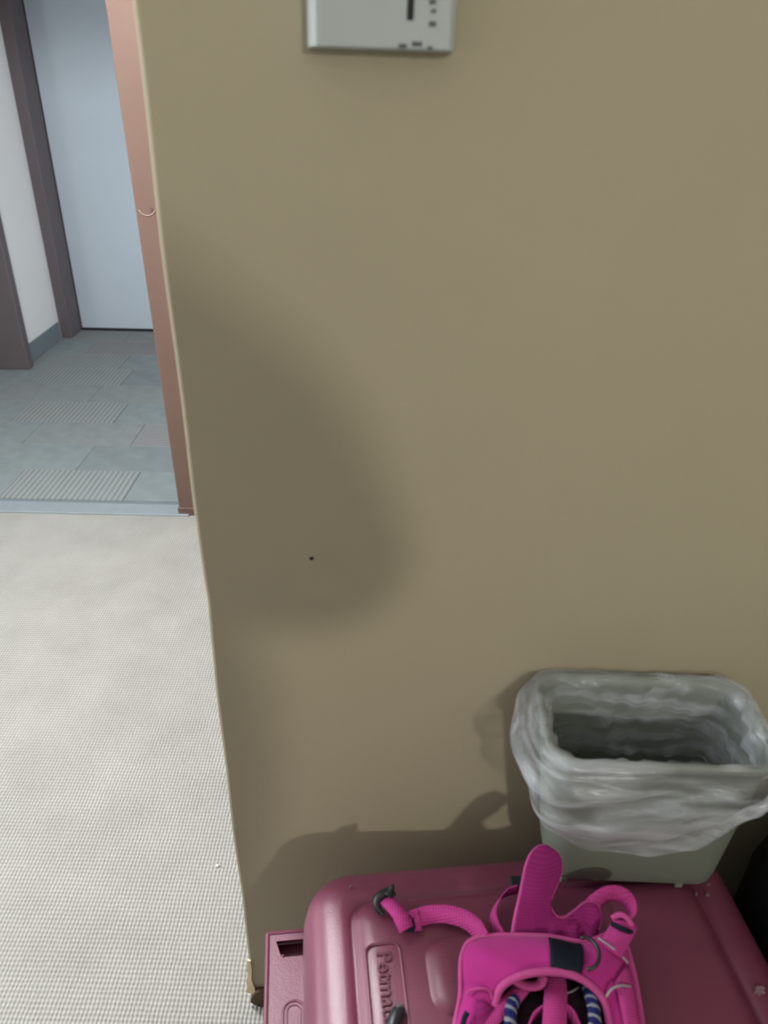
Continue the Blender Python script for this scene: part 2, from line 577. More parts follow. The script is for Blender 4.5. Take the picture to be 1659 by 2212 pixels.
# left wall with the window that lets the daylight in
bm = bmesh.new()
for lo, hi in (((-3.2, 0), (0.45, CEILZ)), ((1.45, 0), (JY0 + 0.01, CEILZ)), ((0.45, 0), (1.45, 0.85)), ((0.45, 2.05), (1.45, CEILZ))):
    box(bm, (-2.55, lo[0], lo[1]), (-2.42, hi[0], hi[1]))
tag(obj('wall_left', bm, WALL2), kind='structure')
bm = bmesh.new()
for lo, hi in (((0.45, 0.85), (0.50, 2.05)), ((1.40, 0.85), (1.45, 2.05)), ((0.50, 0.85), (1.40, 0.90)), ((0.50, 2.0), (1.40, 2.05)), ((0.50, 1.43), (1.40, 1.47))):
    box(bm, (-2.52, lo[0], lo[1]), (-2.44, hi[0], hi[1]))
win = tag(obj('window_1', bm, LAMPM), kind='structure')
obj('pane', nbox((-2.485, 0.50, 0.90), (-2.480, 1.40, 2.0)), DOOR, win)

bm = bmesh.new()
for lo, hi in (((3.30, 0.15), (3.35, 1.40)), ((4.15, 0.15), (4.20, 1.40)), ((3.35, 0.15), (4.15, 0.20)), ((3.35, 1.35), (4.15, 1.40))):
    box(bm, (-0.02, lo[0], lo[1]), (-0.001, hi[0], hi[1]))
fill_frame = tag(obj('hall_fill_frame', bm, LAMPM), kind='structure')  # unseen window frame added to go with the hall side light
obj('pane', nbox((-0.012, 3.35, 0.20), (-0.008, 4.15, 1.35)), DOOR, fill_frame)

# ------------------------------------------------------------------ thermostat
c0, c1 = at(661, 101, y=0.69), at(984, 114, y=0.69)
tw = c1.x - c0.x
T = empty('thermostat', (c0.x, YW, c0.z))
HT = 0.118
bm = bmesh.new()
lp = []
for y, i in ((0, 0), (-0.016, 0.0), (-0.026, 0.003), (-0.030, 0.008), (-0.0305, 0.012)):
    lp.append([T.location + Vector((a, y, b)) for a, b in ((i, i * 0.12), (tw - i * 0.6, i * 0.12), (tw - i, HT - i), (i, HT - i))])
stack(bm, lp)
obj('cover', bm, PLASTIC, T)
s = at(886, 20, y=0.688)
s0 = at(886, 41, y=0.688)
obj('slot', nbox((s.x - 0.0026, 0.6885, s0.z), (s.x + 0.0026, 0.6905, s0.z + 0.075), 0.0008, 1), DARKSLOT, T)
obj('lever', nbox((s.x - 0.004, 0.682, s0.z + 0.045), (s.x + 0.004, 0.689, s0.z + 0.052), 0.001, 1), PLASTIC, T)
for px, py, w_, h_ in ((870, 97, 0.0062, 0.0030), (901, 92, 0.0074, 0.0030), (929, 101, 0.0040, 0.0024), (934, 48, 0.0052, 0.0032), (936, 20, 0.0040, 0.0020), (934, 0, 0.005, 0.003)):
    q = at(px, py, y=0.6888)
    obj('printed_mark', nbox((q.x - w_ / 2, 0.6885, q.z - h_ / 2), (q.x + w_ / 2, 0.6898, q.z + h_ / 2)), INK, T)
T.rotation_euler = (0, math.radians(0.6), 0)
tag(T, 'off-white wall thermostat with a dark slider slot on the tan wall', 'thermostat')

# ------------------------------------------------------------------ dog crate
CR = math.radians(6.8)
ZT = 0.517                        # shoulder height of the crate
cx, cy = at(690, 1897, z=ZT - 0.01).xy
CO = Vector((-0.099, 0.622, 0))
ux, uy = Vector((math.cos(CR), math.sin(CR), 0)), Vector((-math.sin(CR), math.cos(CR), 0))
CL, CW = 0.556, 0.42


def cp(u, v, z):
    """crate coordinates: u along the back from the left corner, v towards the room"""
    return CO + ux * u - uy * v + Vector((0, 0, z))


def crate_loop(inset, z, r, n=8):
    return [cp(CL / 2 + x, CW / 2 - y, z) for x, y in rr_loop(CL / 2 - inset, CW / 2 - inset, max(r - inset, 0.012), n)]


crate = empty('dog_crate', CO, CR)
R0 = 0.062
bm = bmesh.new()
prof = [(0.0, 0.265), (0.0, 0.38), (0.0012, 0.440), (0.003, 0.470), (0.007, 0.490), (0.013, 0.503), (0.022, 0.511), (0.033, 0.515),
        (0.048, 0.517), (0.055, 0.5172), (0.0585, 0.515), (0.061, 0.5135), (0.064, 0.5155), (0.068, 0.520), (0.075, 0.5245), (0.087, 0.5265), (0.105, 0.527)]
stack(bm, [crate_loop(i, z, R0 if i < 0.055 else R0 + 0.025) for i, z in prof], cap0=False)
shell = obj('upper_shell', bm, PINK, crate, True)
bm = bmesh.new()
stack(bm, [crate_loop(i, z, R0) for i, z in ((0.03, 0.0), (0.02, 0.01), (0.012, 0.06), (0.004, 0.235), (0.004, 0.245), (-0.010, 0.246), (-0.011, 0.252), (-0.010, 0.265), (0.0, 0.266))])
obj('lower_shell', bm, PINK, crate)
TOPZ = 0.527
DZ = TOPZ - 0.486
# raised handle block on the lid
bm = bmesh.new()
hb0, hb1 = at(925, 2040, z=TOPZ), at(1330, 2145, z=TOPZ)
hc = (hb0 + hb1) / 2
hu, hv = (hb1 - hb0).dot(ux) / 2, 0.037
stack(bm, [[hc + ux * x + uy * y + Vector((0, 0, TOPZ - hc.z + dz)) for x, y in rr_loop(hu + g, hv + g, 0.018 + g, 5)]
           for g, dz in ((0.008, -0.002), (0.004, 0.002), (-0.004, 0.0055), (-0.012, 0.0065))], cap0=False)
obj('handle_block', bm, PINK, crate, True)
# name plate: raised border around a flat field with moulded lettering
pc = at(838, 2165, z=TOPZ)
bm = bmesh.new()
pl = [pc + ux * x + uy * y + Vector((0, 0, 0.0005)) for x, y in rr_loop(0.020, 0.064, 0.010, 5)]
tube(bm, pl, 0.0015, 6, True)
plate = obj('name_plate', bm, PINK, crate, True)
fc = bpy.data.curves.new('lettering', 'FONT')
fc.body = 'Petmate'
fc.size = 0.024
fc.extrude = 0.0008
fc.bevel_depth = 0.0003
fo = bpy.data.objects.new('lettering_tmp', fc)
COL.objects.link(fo)
bpy.context.view_layer.update()
dg = bpy.context.evaluated_depsgraph_get()
lm = bpy.data.meshes.new_from_object(fo.evaluated_get(dg))
bpy.data.objects.remove(fo, do_unlink=True)
lm.materials.clear()
lm.materials.append(PINKD)
lett = bpy.data.objects.new('lettering', lm)
COL.objects.link(lett)
start = pc - ux * 0.007 + uy * 0.055 + Vector((0, 0, 0.0008))
lett.matrix_world = Matrix.Translation(start) @ Matrix.Rotation(CR - PI / 2, 4, 'Z')
lett.parent = plate
lett.matrix_parent_inverse = Matrix.Identity(4)

# ledge along the left end with its slot, lip and moulded oval
FZ = 0.385
fa = at(579, 2017, z=FZ)
fb = at(664, 2004, z=FZ)
f0 = fa
FW = 0.062
FLN = 0.30


def fp(a, b, z=0.0):
    return f0 + ux * a - uy * b + Vector((0, 0, z))


def fbox(bm, a0, a1, b0, b1, z0, z1, bev=0.0015):
    r = bmesh.ops.create_cube(bm, size=1)
    for v in r['verts']:
        v.co = fp(a0 + (v.co.x + .5) * (a1 - a0), b0 + (v.co.y + .5) * (b1 - b0), z0 + (v.co.z + .5) * (z1 - z0))
    if bev:
        bmesh.ops.bevel(bm, geom=list({e for v in r['verts'] for e in v.link_edges}), offset=bev, segments=2, affect='EDGES', profile=.5)


bm = bmesh.new()
FW = 0.075
Ol = [(0.0, 0.0), (FW, 0.0), (FW, FLN), (0.0, FLN)]
Il = [(0.011, 0.0115), (FW - 0.003, 0.0115), (FW - 0.003, 0.034), (0.018, 0.034)]
ring = [[[bm.verts.new(fp(a, b, z)) for a, b in L_] for L_ in (Ol, Il)] for z in (0.0, -0.006)]
for k in range(4):
    n_ = (k + 1) % 4
    bm.faces.new((ring[0][0][k], ring[0][0][n_], ring[0][1][n_], ring[0][1][k]))
    bm.faces.new((ring[1][0][k], ring[1][1][k], ring[1][1][n_], ring[1][0][n_]))
    bm.faces.new((ring[0][0][k], ring[1][0][k], ring[1][0][n_], ring[0][0][n_]))
    bm.faces.new((ring[0][1][k], ring[0][1][n_], ring[1][1][n_], ring[1][1][k]))
tube(bm, [fp(0.0, 0.0, -0.001), fp(0.0, FLN, -0.001)], 0.0032, 8)
tube(bm, [fp(0.0, 0.0, -0.001), fp(FW, 0.0, -0.001)], 0.0030, 8)
fbox(bm, -0.0015, 0.0015, 0.0, FLN, -0.030, -0.002, 0)
fbox(bm, 0.0, FW, -0.0015, 0.0015, -0.030, -0.002, 0)
ledge = obj('end_ledge', bm, PINK, crate)
bm = bmesh.new()
fbox(bm, 0.004, FW, 0.004, 0.060, -0.026, -0.022, 0)
obj('slot_floor', bm, PINKD, ledge)
bm = bmesh.new()
tube(bm, [fp(0.034 + x, 0.175 + y, 0.0) for x, y in rr_loop(0.0135, 0.085, 0.0130, 6)], 0.0017, 6, True)
tube(bm, [fp(0.034 + x, 0.175 + y, 0.0) for x, y in rr_loop(0.0085, 0.080, 0.0082, 6)], 0.0011, 6, True)
obj('moulded_oval', bm, PINK, ledge, True)
bm = bmesh.new()
q = at(611, 2065, z=FZ)
bmesh.ops.create_uvsphere(bm, u_segments=10, v_segments=6, radius=0.0026, matrix=Matrix.Translation(q) @ Matrix.Diagonal((1, 1, .4, 1)))
obj('rivet', bm, PINKD, ledge, True)
# scuffed spots on the lid
for px, py, s_ in ((1640, 2143, 0.0085), (1526, 1936, 0.0028), (1503, 1934, 0.002), (1529, 1913, 0.002), (757, 1918, 0.0018)):
    q = at(px, py, z=ZT - 0.001)
    bm = bmesh.new()
    lp = [q + Vector((s_ * math.cos(a) * (0.35 + 0.8 * rnd.random()), s_ * 0.7 * math.sin(a) * (0.35 + 0.8 * rnd.random()), 0.0045)) for a in (2 * PI * k / 19 for k in range(19))]
    stack(bm, [[v - Vector((0, 0, 0.007)) for v in lp], lp])
    obj('scuff', bm, SCUFF, crate)
tag(crate, 'dusty pink plastic dog crate with moulded lettering against the tan wall', 'dog crate')

# ------------------------------------------------------------------ wastebasket and liner
ZB, ZR = 0.527, 0.770
bc, rc = Vector((0.318, 0.637, ZB)), Vector((0.308, 0.636, ZR))
BH, RH = (0.104, 0.044), (0.120, 0.066)
B_ROT = math.radians(-1.5)


def bin_loop(f, off=0.0, dz=0.0, n=7):
    """section at height fraction f, grown by off"""
    c = bc.lerp(rc, f)
    hx = BH[0] + (RH[0] - BH[0]) * f + off
    hy = BH[1] + (RH[1] - BH[1]) * f + off
    r = 0.026 + 0.004 * f + off * 0.5
    m = Matrix.Rotation(B_ROT, 3, 'Z')
    return [c + m @ Vector((x, y, dz)) for x, y in rr_loop(hx, hy, r, n)]


wb = empty('wastebasket', (bc.x, bc.y, ZB))
bm = bmesh.new()
lp = [bin_loop(0.0, -0.010, 0.004), bin_loop(0.0, -0.003, 0.006), bin_loop(0.0, 0.0, 0.012)]
lp += [bin_loop(f / 8) for f in range(1, 8)] + [bin_loop(0.955), bin_loop(0.957, 0.005), bin_loop(1.0, 0.006), bin_loop(1.0, 0.003, 0.002), bin_loop(1.0, -0.001, 0.001)]
lp += [bin_loop(f, -0.003) for f in (0.95, 0.7, 0.4, 0.1)] + [bin_loop(0.02, -0.006)]
stack(bm, lp)
obj('tub', bm, BIN, wb, True)
bm = bmesh.new()
for px, py in ((1218, 1915), (1466, 1926), (1505, 1880), (1190, 1840)):
    q = at(px, py, z=ZB - 0.002)
    b_ = nbox((q.x - 0.005, q.y + 0.003, ZB), (q.x + 0.005, q.y + 0.013, ZB + 0.010), 0.002, 2)
    obj('foot', b_, BIN, wb)
bm.free()
tag(wb, 'grey-green plastic wastebasket standing on the pink dog crate', 'wastebasket')

# liner: inside wall, folded over the rim, hanging as an uneven skirt
NL = 16
n_pts = 4 * (NL + 1)


def skirt_len(t):
    """how far the folded-over film hangs at loop parameter t (0..1, starts at right-back corner, counter-clockwise)"""
    #            right  back-right back back-left  left  front-left front front-right right
    key = [(0.0, 0.018), (0.10, 0.022), (0.27, 0.022), (0.36, 0.045), (0.45, 0.080), (0.54, 0.120), (0.62, 0.146), (0.69, 0.150), (0.76, 0.130), (0.83, 0.078), (0.88, 0.036), (0.93, 0.02), (1.0, 0.018)]
    for (a, va), (b, vb) in zip(key, key[1:]):
        if a <= t <= b:
            f = (t - a) / (b - a)
            f = f * f * (3 - 2 * f)
            return va + (vb - va) * f
    return 0.05


def arc_pts(f, off, n=120):
    """section resampled evenly by arc length"""
    P = bin_loop(f, off, 0, NL)
    d = [0]
    for a, b in zip(P, P[1:] + P[:1]):
        d.append(d[-1] + (b - a).length)
    tot = d[-1]
    out = []
    j = 0
    for k in range(n):
        s = tot * k / n
        while d[j + 1] < s:
            j += 1
        out.append(P[j].lerp(P[(j + 1) % len(P)], (s - d[j]) / max(d[j + 1] - d[j], 1e-9)))
    return out


NN = 160
cz = bc.lerp(rc, 0.5)
rows = []
inner = [(0.55, -0.006), (0.65, -0.006), (0.75, -0.006), (0.84, -0.0055), (0.92, -0.005), (0.98, -0.0045)]
for f, off in inner:
    P = arc_pts(f, off, NN)
    rows.append([p + (Vector((rc.x, rc.y, p.z)) - p).normalized() * (0.003 + 0.003 * math.sin(k * 0.9 + f * 19) + 0.002 * math.sin(k * 0.37 - f * 11)) for k, p in enumerate(P)])
P = arc_pts(1.0, 0.001, NN)
rows.append([p + Vector((0, 0, 0.0045 + 0.001 * math.sin(k * 0.6))) for k, p in enumerate(P)])
P = arc_pts(1.0, 0.009, NN)
rows.append([p + Vector((0, 0, 0.003 + 0.001 * math.sin(k * 0.8))) for k, p in enumerate(P)])
NS = 16
for s_ in range(1, NS + 1):
    g = s_ / NS
    row = []
    for k in range(NN):
        t = k / NN
        ln = skirt_len(t) + 0.0022 * math.sin(k * 0.21) + 0.001 * math.sin(k * 0.53 + 2)
        f = 1.0 - g * ln / (ZR - ZB)
        c = bc.lerp(rc, max(f, 0.02))
        base = P[k]
        # draped folds: run slanting down towards the front-left corner
        fold = 0.0034 * math.sin(g * 11 + k * 0.13) + 0.0024 * math.sin(g * 19 + k * 0.22 + 1.0) + 0.0010 * math.sin(k * 0.5 + g * 3)
        out = Vector((base.x - rc.x, base.y - rc.y, 0))
        o_n = Vector((out.x / RH[0] ** 2, out.y / RH[1] ** 2, 0)).normalized()
        left = max(0.0, -o_n.x)
        bulge = 0.010 * math.sin(PI * min(1, g * 1.05)) * (0.5 + ln / 0.12) * (1 - 0.85 * max(0.0, o_n.x))
        # tub narrows downward: pull the skirt in with it, less the bulge
        shift = Vector((c.x - rc.x, c.y - rc.y, 0)) * 0.9
        narrow = (1 - f) * 0.016
        lim = bulge + fold * min(1, g * 4) + left * 0.014 * math.sin(PI * g) - narrow * (0.6 + 0.7 * max(0.0, o_n.x))
        pt = Vector((base.x, base.y, rc.z - g * ln + 0.002)) + shift + o_n * max(lim, -narrow * (0.8 + 0.6 * max(0.0, o_n.x)))
        if pt.y > YW - 0.004:
            pt.y = YW - 0.004
        row.append(pt)
    rows.append(row)
bm = bmesh.new()
grid(bm, rows, 0.0, True)
liner = obj('bin_liner', bm, FILM, None, True)
tag(liner, 'thin clear plastic liner folded over the rim of the wastebasket', 'bin liner')

# ------------------------------------------------------------------ harness
HZ = TOPZ
harness = empty('dog_harness', at(1180, 2120, z=HZ))
A = [(1040, 2350, .492), (1066, 2235, .497), (1069, 2172, .503), (1084, 2133, .516), (1125, 2109, .528), (1182, 2100, .532), (1236, 2108, .530), (1276, 2130, .522), (1304, 2165, .512), (1320, 2235, .502), (1345, 2350, .494)]
B = [(985, 2345, .490), (980, 2235, .492), (994, 2150, .500), (998, 2062, .508), (1036, 2024, .514), (1172, 2021, .520), (1262, 2034, .520), (1334, 2016, .518), (1366, 2085, .508), (1392, 2235, .494), (1400, 2345, .490)]
NU, NV = 81, 12
Ap, Bp = fit(A, NU), fit(B, NU)
panel = []
for j in range(NV):
    v = j / (NV - 1)
    panel.append([a.lerp(b, v) + Vector((0, 0, 0.007 * math.sin(PI * v) + 0.0012 * math.sin(i * 0.45 + v * 3))) for i, (a, b) in enumerate(zip(Ap, Bp))])
bm = grid(bmesh.new(), panel, 0.004)
obj('chest_panel', bm, MAG, harness, True)
up = Vector((0, 0, 0.0012))
bm = tube(bmesh.new(), [p + up for p in Ap], 0.0042, 8)
obj('neck_binding', bm, BIND, harness, True)
bm = tube(bmesh.new(), [p for p in Bp], 0.0026, 8)
obj('edge_binding', bm, BIND, harness, True)


def S(u, v, lift=0.0):
    i = (u * 8 + 1) / 10 * (NU - 1)
    j = v * (NV - 1)
    i0, j0 = min(int(i), NU - 2), min(int(j), NV - 2)
    a = panel[j0][i0].lerp(panel[j0][i0 + 1], i - i0)
    b = panel[j0 + 1][i0].lerp(panel[j0 + 1][i0 + 1], i - i0)
    return a.lerp(b, j - j0) + Vector((0, -lift * 0.5, lift))


# dark hook-and-loop patch, wider along its lower edge
rows = []
for j in range(7):
    v = 0.07 + 0.85 * j / 6
    rows.append([S(0.512 + (0.640 - 0.03 * v - 0.512 + 0.035 * (1 - v)) * i / 9, v, 0.0026) for i in range(10)])
obj('touch_patch', grid(bmesh.new(), rows, 0.003), NAVY, harness, True)
ringc = S(0.645, 0.55, 0.006)
bm = tube(bmesh.new(), [ringc + Vector((0.013 * math.cos(a), 0.017 * math.sin(a), 0.004 * math.cos(a))) for a in (-1.75 + 3.5 * k / 15 for k in range(16))], 0.0022, 8)
obj('leash_ring', bm, BLACKP, harness, True)
for pts in ([(1292, 2026, .532), (1318, 2044, .532), (1340, 2062, .527), (1356, 2080, .520)], [(1309, 2154, .517), (1322, 2136, .523), (1342, 2129, .523), (1362, 2131, .517)]):
    obj('reflective_piping', tube(bmesh.new(), fit(pts, 14), 0.0014, 6), REFL, harness, True)
bm = tube(bmesh.new(), fit([(1008, 2147, .510), (1020, 2138, .512), (1042, 2135, .515), (1058, 2141, .513), (1064, 2160, .508)], 14), 0.0013, 6)
obj('pocket_seam', bm, BIND, harness, True)
# rough grip strip down the right side
rows = [[S(u, v, 0.003) for v in (0.34, 0.5, 0.66, 0.82)] for u in [0.86 + 0.13 * k / 8 for k in range(9)]]
obj('grip_strip', grid(bmesh.new(), rows, 0.002), WEB, harness, True)
# side strap on the left lower side
rows = [[S(u, v, 0.003) for v in (0.06, 0.3, 0.55)] for u in [0.0 + 0.11 * k / 8 for k in range(9)]]
obj('side_strap', grid(bmesh.new(), rows, 0.002), MAG2, harness, True)
obj('slider', tube(bmesh.new(), fit([(1010, 2186, .513), (1003, 2200, .510), (998, 2222, .506)], 8), 0.0030, 6), NAVY, harness, True)

# mesh back panel with its upright tongue
rows_px = [
    [(1163, 1831, .566), (1172, 1829, .567), (1181, 1830, .566)],
    [(1148, 1846, .563), (1175, 1846, .564), (1203, 1846, .562)],
    [(1138, 1870, .558), (1175, 1870, .560), (1211, 1868, .557)],
    [(1131, 1902, .550), (1169, 1902, .552), (1205, 1900, .549)],
    [(1124, 1938, .540), (1157, 1938, .542), (1189, 1938, .540)],
    [(1116, 1972, .528), (1152, 1972, .529), (1190, 1968, .529)],
    [(1110, 2004, .516), (1152, 2004, .516), (1196, 2000, .517)],
    [(1106, 2036, .505), (1152, 2036, .505), (1200, 2036, .505)]]
rows = [catmull([at(*p[:2], z=p[2] + DZ) for p in r], 12) for r in rows_px]
cols = list(zip(*rows))
cols = [catmull(list(c), 40) for c in cols]
bm = grid(bmesh.new(), [list(r) for r in zip(*cols)], 0.004)
T1 = [(1186, 1958, .530), (1200, 1979, .524), (1219, 1983, .521), (1243, 1968, .524), (1264, 1951, .528), (1286, 1955, .527), (1297, 1982, .520), (1292, 2010, .514)]
T2 = [(1186, 2038, .505), (1200, 2038, .505), (1219, 2040, .505), (1243, 2042, .505), (1258, 2043, .505), (1270, 2042, .505), (1280, 2036, .506), (1284, 2026, .508)]
a_, b_ = fit(T1, 28), fit(T2, 28)
lower = [[p.lerp(q, v / 6) + Vector((0, 0, 0.003 * math.sin(i * 0.7) * (v / 6))) for i, (p, q) in enumerate(zip(a_, b_))] for v in range(7)]
grid(bm, lower, 0.004)
bp_ = obj('back_panel', bm, MAG2, harness, True)
left = [r[0] for r in zip(*cols)]
right = [r[-1] for r in zip(*cols)]
outline = left[::-1] + rows[0][1:-1] + right[:24]
obj('tongue_binding', tube(bmesh.new(), outline, 0.0028, 8), BIND, bp_, True)
obj('panel_binding', tube(bmesh.new(), a_, 0.0026, 8), BIND, bp_, True)

# loops and straps
bm = ribbon(bmesh.new(), fit([(1276, 1962, .520), (1290, 1945, .530), (1312, 1932, .536), (1338, 1932, .536), (1356, 1948, .530), (1362, 1978, .520), (1352, 2008, .512)], 26), 0.020, 0.002, Vector((0.1, 0.35, 1)))
obj('strap_loop', bm, WEB, harness, True)
bm = ribbon(bmesh.new(), fit([(1352, 1992, .528), (1345, 2008, .530), (1332, 2030, .529), (1318, 2056, .528)], 12), 0.026, 0.003)
obj('folded_strap', bm, WEB, harness, True)
bm = tube(bmesh.new(), fit([(1322, 1996, .533), (1336, 2003, .536), (1352, 2010, .535), (1366, 2016, .530)], 8), 0.0030, 6)
obj('slider', bm, NAVY, harness, True)
bm = tube(bmesh.new(), fit([(1322, 1984, .531), (1338, 1976, .536), (1354, 1982, .536), (1366, 2000, .531)], 10), 0.0035, 6)
obj('strap_keeper', bm, BIND, harness, True)
bm = ribbon(bmesh.new(), fit([(1086, 2024, .506), (1072, 2000, .503), (1067, 1975, .502), (1078, 1948, .503), (1096, 1930, .504), (1120, 1922, .505)], 26), 0.014, 0.002, Vector((0.5, 0.2, 1)))
obj('strap_loop', bm, WEB, harness, True)
obj('slider', nbox(*[at(1116, 1908, z=.506 + DZ) + Vector(d) for d in ((-0.008, -0.008, -0.002), (0.006, 0.008, 0.004))], 0.002, 2), BLACKP, harness)
bm = ribbon(bmesh.new(), fit([(1046, 2030, .512), (1030, 2004, .508), (1002, 1985, .504), (966, 1975, .500), (930, 1975, .496), (900, 1983, .494), (884, 1990, .493)], 34), 0.0195, 0.002, Vector((0.25, 0.9, 0.55)))
obj('girth_strap', bm, WEB, harness, True)
bm = ribbon(bmesh.new(), fit([(893, 1986, .497), (900, 1988, .498), (908, 1987, .497)], 6), 0.022, 0.003, Vector((0.1, 0.9, 0.3)))
obj('strap_fold', bm, WEB, harness, True)
# slider frame and the strap end through it
bm = bmesh.new()
sc_ = [at(*p, z=.498 + DZ) for p in ((857, 1975), (884, 1982), (892, 2008), (864, 2004))]
tube(bm, catmull(sc_, 20, True), 0.0026, 6, True)
tube(bm, [sc_[1].lerp(sc_[0], .1), sc_[2].lerp(sc_[3], .1)], 0.0028, 6)
obj('slider', bm, NAVY, harness, True)
bm = ribbon(bmesh.new(), fit([(878, 2000, .499), (868, 1986, .503), (860, 1974, .502), (846, 1957, .499), (832, 1944, .497)], 14), 0.017, 0.003)
obj('strap_end', bm, WEB, harness, True)
bm = ribbon(bmesh.new(), fit([(866, 1984, .502), (872, 1996, .503), (877, 2008, .500)], 8), 0.018, 0.003)
obj('strap_end', bm, WEB, harness, True)
# black buckle: curved body, a bar and a pointed prong
bm = bmesh.new()
tube(bm, fit([(829, 1976, .492), (816, 1962, .495), (815, 1944, .498), (826, 1932, .500), (842, 1926, .500), (852, 1936, .498)], 18), [0.003 + 0.0025 * math.sin(PI * k / 17) for k in range(18)], 8)
tube(bm, fit([(838, 1936, .500), (844, 1924, .503), (849, 1910, .508)], 8), [0.0065, 0.0062, 0.0056, 0.005, 0.0042, 0.0034, 0.0024, 0.001], 8)
tube(bm, fit([(822, 1936, .496), (838, 1944, .494), (850, 1950, .492)], 6), 0.0040, 6)
obj('side_release_buckle', bm, BLACKP, harness, True)
bm = bmesh.new()
tube(bm, fit([(868, 2178, .490), (855, 2196, .492), (846, 2225, .493)], 8), [0.0052, 0.0068, 0.0074, 0.0076, 0.0076, 0.0074, 0.007, 0.0066], 10)
tip = obj('strap_tip', bm, BLACKP, harness, True)
tip['label'] = 'black plastic strap tip with a worn grey end'
obj('worn_edge', tube(bmesh.new(), fit([(857, 2176, .4965), (864, 2172, .4965), (870, 2174, .495)], 5), 0.0022, 6), mat('worn_grey', (0.10, 0.105, 0.115), 0.6, 0.2, 200), tip, True)
bm = ribbon(bmesh.new(), fit([(842, 2232, .492), (850, 2290, .491), (930, 2340, .490), (1010, 2290, .490), (1020, 2235, .490)], 22), 0.018, 0.002)
obj('girth_strap', bm, NAVY, harness, True)

# inside the neck opening: dark mesh with crate shade coloured in and the straps crossing it
La = [(1085, 2232), (1086, 2172), (1100, 2132), (1140, 2112), (1200, 2106), (1250, 2118), (1285, 2150), (1300, 2185), (1305, 2232)]
lining_shade = [[at(a, b, z=.500 + DZ).lerp(at(1195, 2232, z=.500 + DZ), v) for a, b in La] for v in (0, .25, .5, .75, .97)]
obj('lining_shade', grid(bmesh.new(), [catmull(r, 30) for r in lining_shade], 0.0015), mat('dark_mesh_and_shade', (0.018, 0.010, 0.014), 0.95, 0.3, 80, bump=.3, bscale=600, spec=.05), harness, True)
bm = ribbon(bmesh.new(), fit([(1105, 2112, .516), (1124, 2125, .513), (1146, 2131, .512), (1166, 2127, .513), (1174, 2108, .517)], 16), 0.010, 0.002)
obj('neck_loop', bm, BIND, harness, True)
bm = ribbon(bmesh.new(), fit([(1135, 2126, .506), (1108, 2158, .506), (1075, 2190, .505), (1030, 2232, .503)], 16), 0.016, 0.002)
obj('cross_strap', bm, WEB, harness, True)
bm = ribbon(bmesh.new(), fit([(1196, 2106, .508), (1200, 2140, .509), (1199, 2175, .514), (1196, 2235, .515)], 16), 0.024, 0.0025)
obj('centre_strap', bm, WEB, harness, True)
bm = ribbon(bmesh.new(), fit([(1138, 2232, .506), (1152, 2200, .508), (1176, 2182, .510), (1206, 2176, .510), (1232, 2190, .508), (1250, 2232, .505)], 22), 0.012, 0.002, Vector((0.3, 0.3, 1)))
obj('strap_loop', bm, WEB, harness, True)
obj('lining_piping', tube(bmesh.new(), fit([(1218, 2147, .503), (1234, 2142, .503), (1252, 2132, .503)], 8), 0.001, 5), REFL, harness, True)
tag(harness, 'hot pink padded dog harness with navy patch lying on the dog crate', 'dog harness')

# blue and white rope leash coiled inside the harness
rope = empty('rope_leash', at(1200, 2260, z=HZ))
path = fit([(1268, 2128, .505), (1276, 2155, .511), (1283, 2185, .512), (1282, 2225, .510), (1250, 2290, .508), (1180, 2310, .508), (1125, 2280, .508), (1104, 2225, .509), (1104, 2180, .508), (1112, 2160, .506)], 150)
for k, m_ in ((0, ROPEB), (1, ROPEW), (2, ROPEB)):
    pts = []
    for i, p in enumerate(path):
        t = (path[min(i + 1, 149)] - path[max(i - 1, 0)]).normalized()
        s_ = t.cross(Vector((0, 0, 1))).normalized()
        u_ = s_.cross(t)
        a = i * 0.62 + k * 2 * PI / 3
        pts.append(p + (s_ * math.cos(a) + u_ * math.sin(a)) * 0.0034)
    obj('strand', tube(bmesh.new(), pts, 0.0036, 6), m_, rope, True)
tag(rope, 'blue and white twisted rope leash inside the neck opening of the harness', 'leash')

# ------------------------------------------------------------------ dark bag on the right
BC = cp(0.556 + 0.219, 0.222, 0)
bag = empty('duffel_bag', BC, CR)


def gp(x, y, z):
    return BC + ux * x + uy * y + Vector((0, 0, z))


bm = bmesh.new()
lp = []
for z, g in ((0.0, -0.02), (0.02, 0.0), (0.12, 0.006), (0.26, 0.006), (0.40, 0.004), (0.52, 0.002), (0.572, -0.004), (0.590, -0.016), (0.602, -0.05), (0.606, -0.11)):
    L_ = rr_loop(0.190 + g, 0.190 + g, 0.04, 7)
    lp.append([gp(x + 0.004 * math.sin(k * 0.7 + z * 17), y + 0.003 * math.sin(k * 0.9 + z * 23), z + 0.006 * math.sin(k * 0.5) * (z > 0.05)) for k, (x, y) in enumerate(L_)])
stack(bm, lp)
obj('body', bm, BAGM, bag, True)
bm = bmesh.new()
tp = catmull([gp(*v) for v in ((-0.178, 0.140, 0.598), (-0.10, 0.142, 0.612), (0.04, 0.142, 0.616), (0.17, 0.14, 0.600))], 24)
ribbon(bm, tp, 0.085, 0.006, Vector((0.1, 1, 0.15)))
obj('top_flap', bm, BAGB, bag, True)
bm = ribbon(bmesh.new(), catmull([gp(*v) for v in ((-0.15, -0.08, 0.58), (-0.09, -0.07, 0.64), (0.02, -0.06, 0.675), (0.12, -0.07, 0.63), (0.15, -0.08, 0.58))], 24), 0.03, 0.004, Vector((0, 1, 0)))
obj('handle', bm, BAGM, bag, True)
tag(bag, 'black soft bag with dark brown top standing right of the dog crate', 'bag')

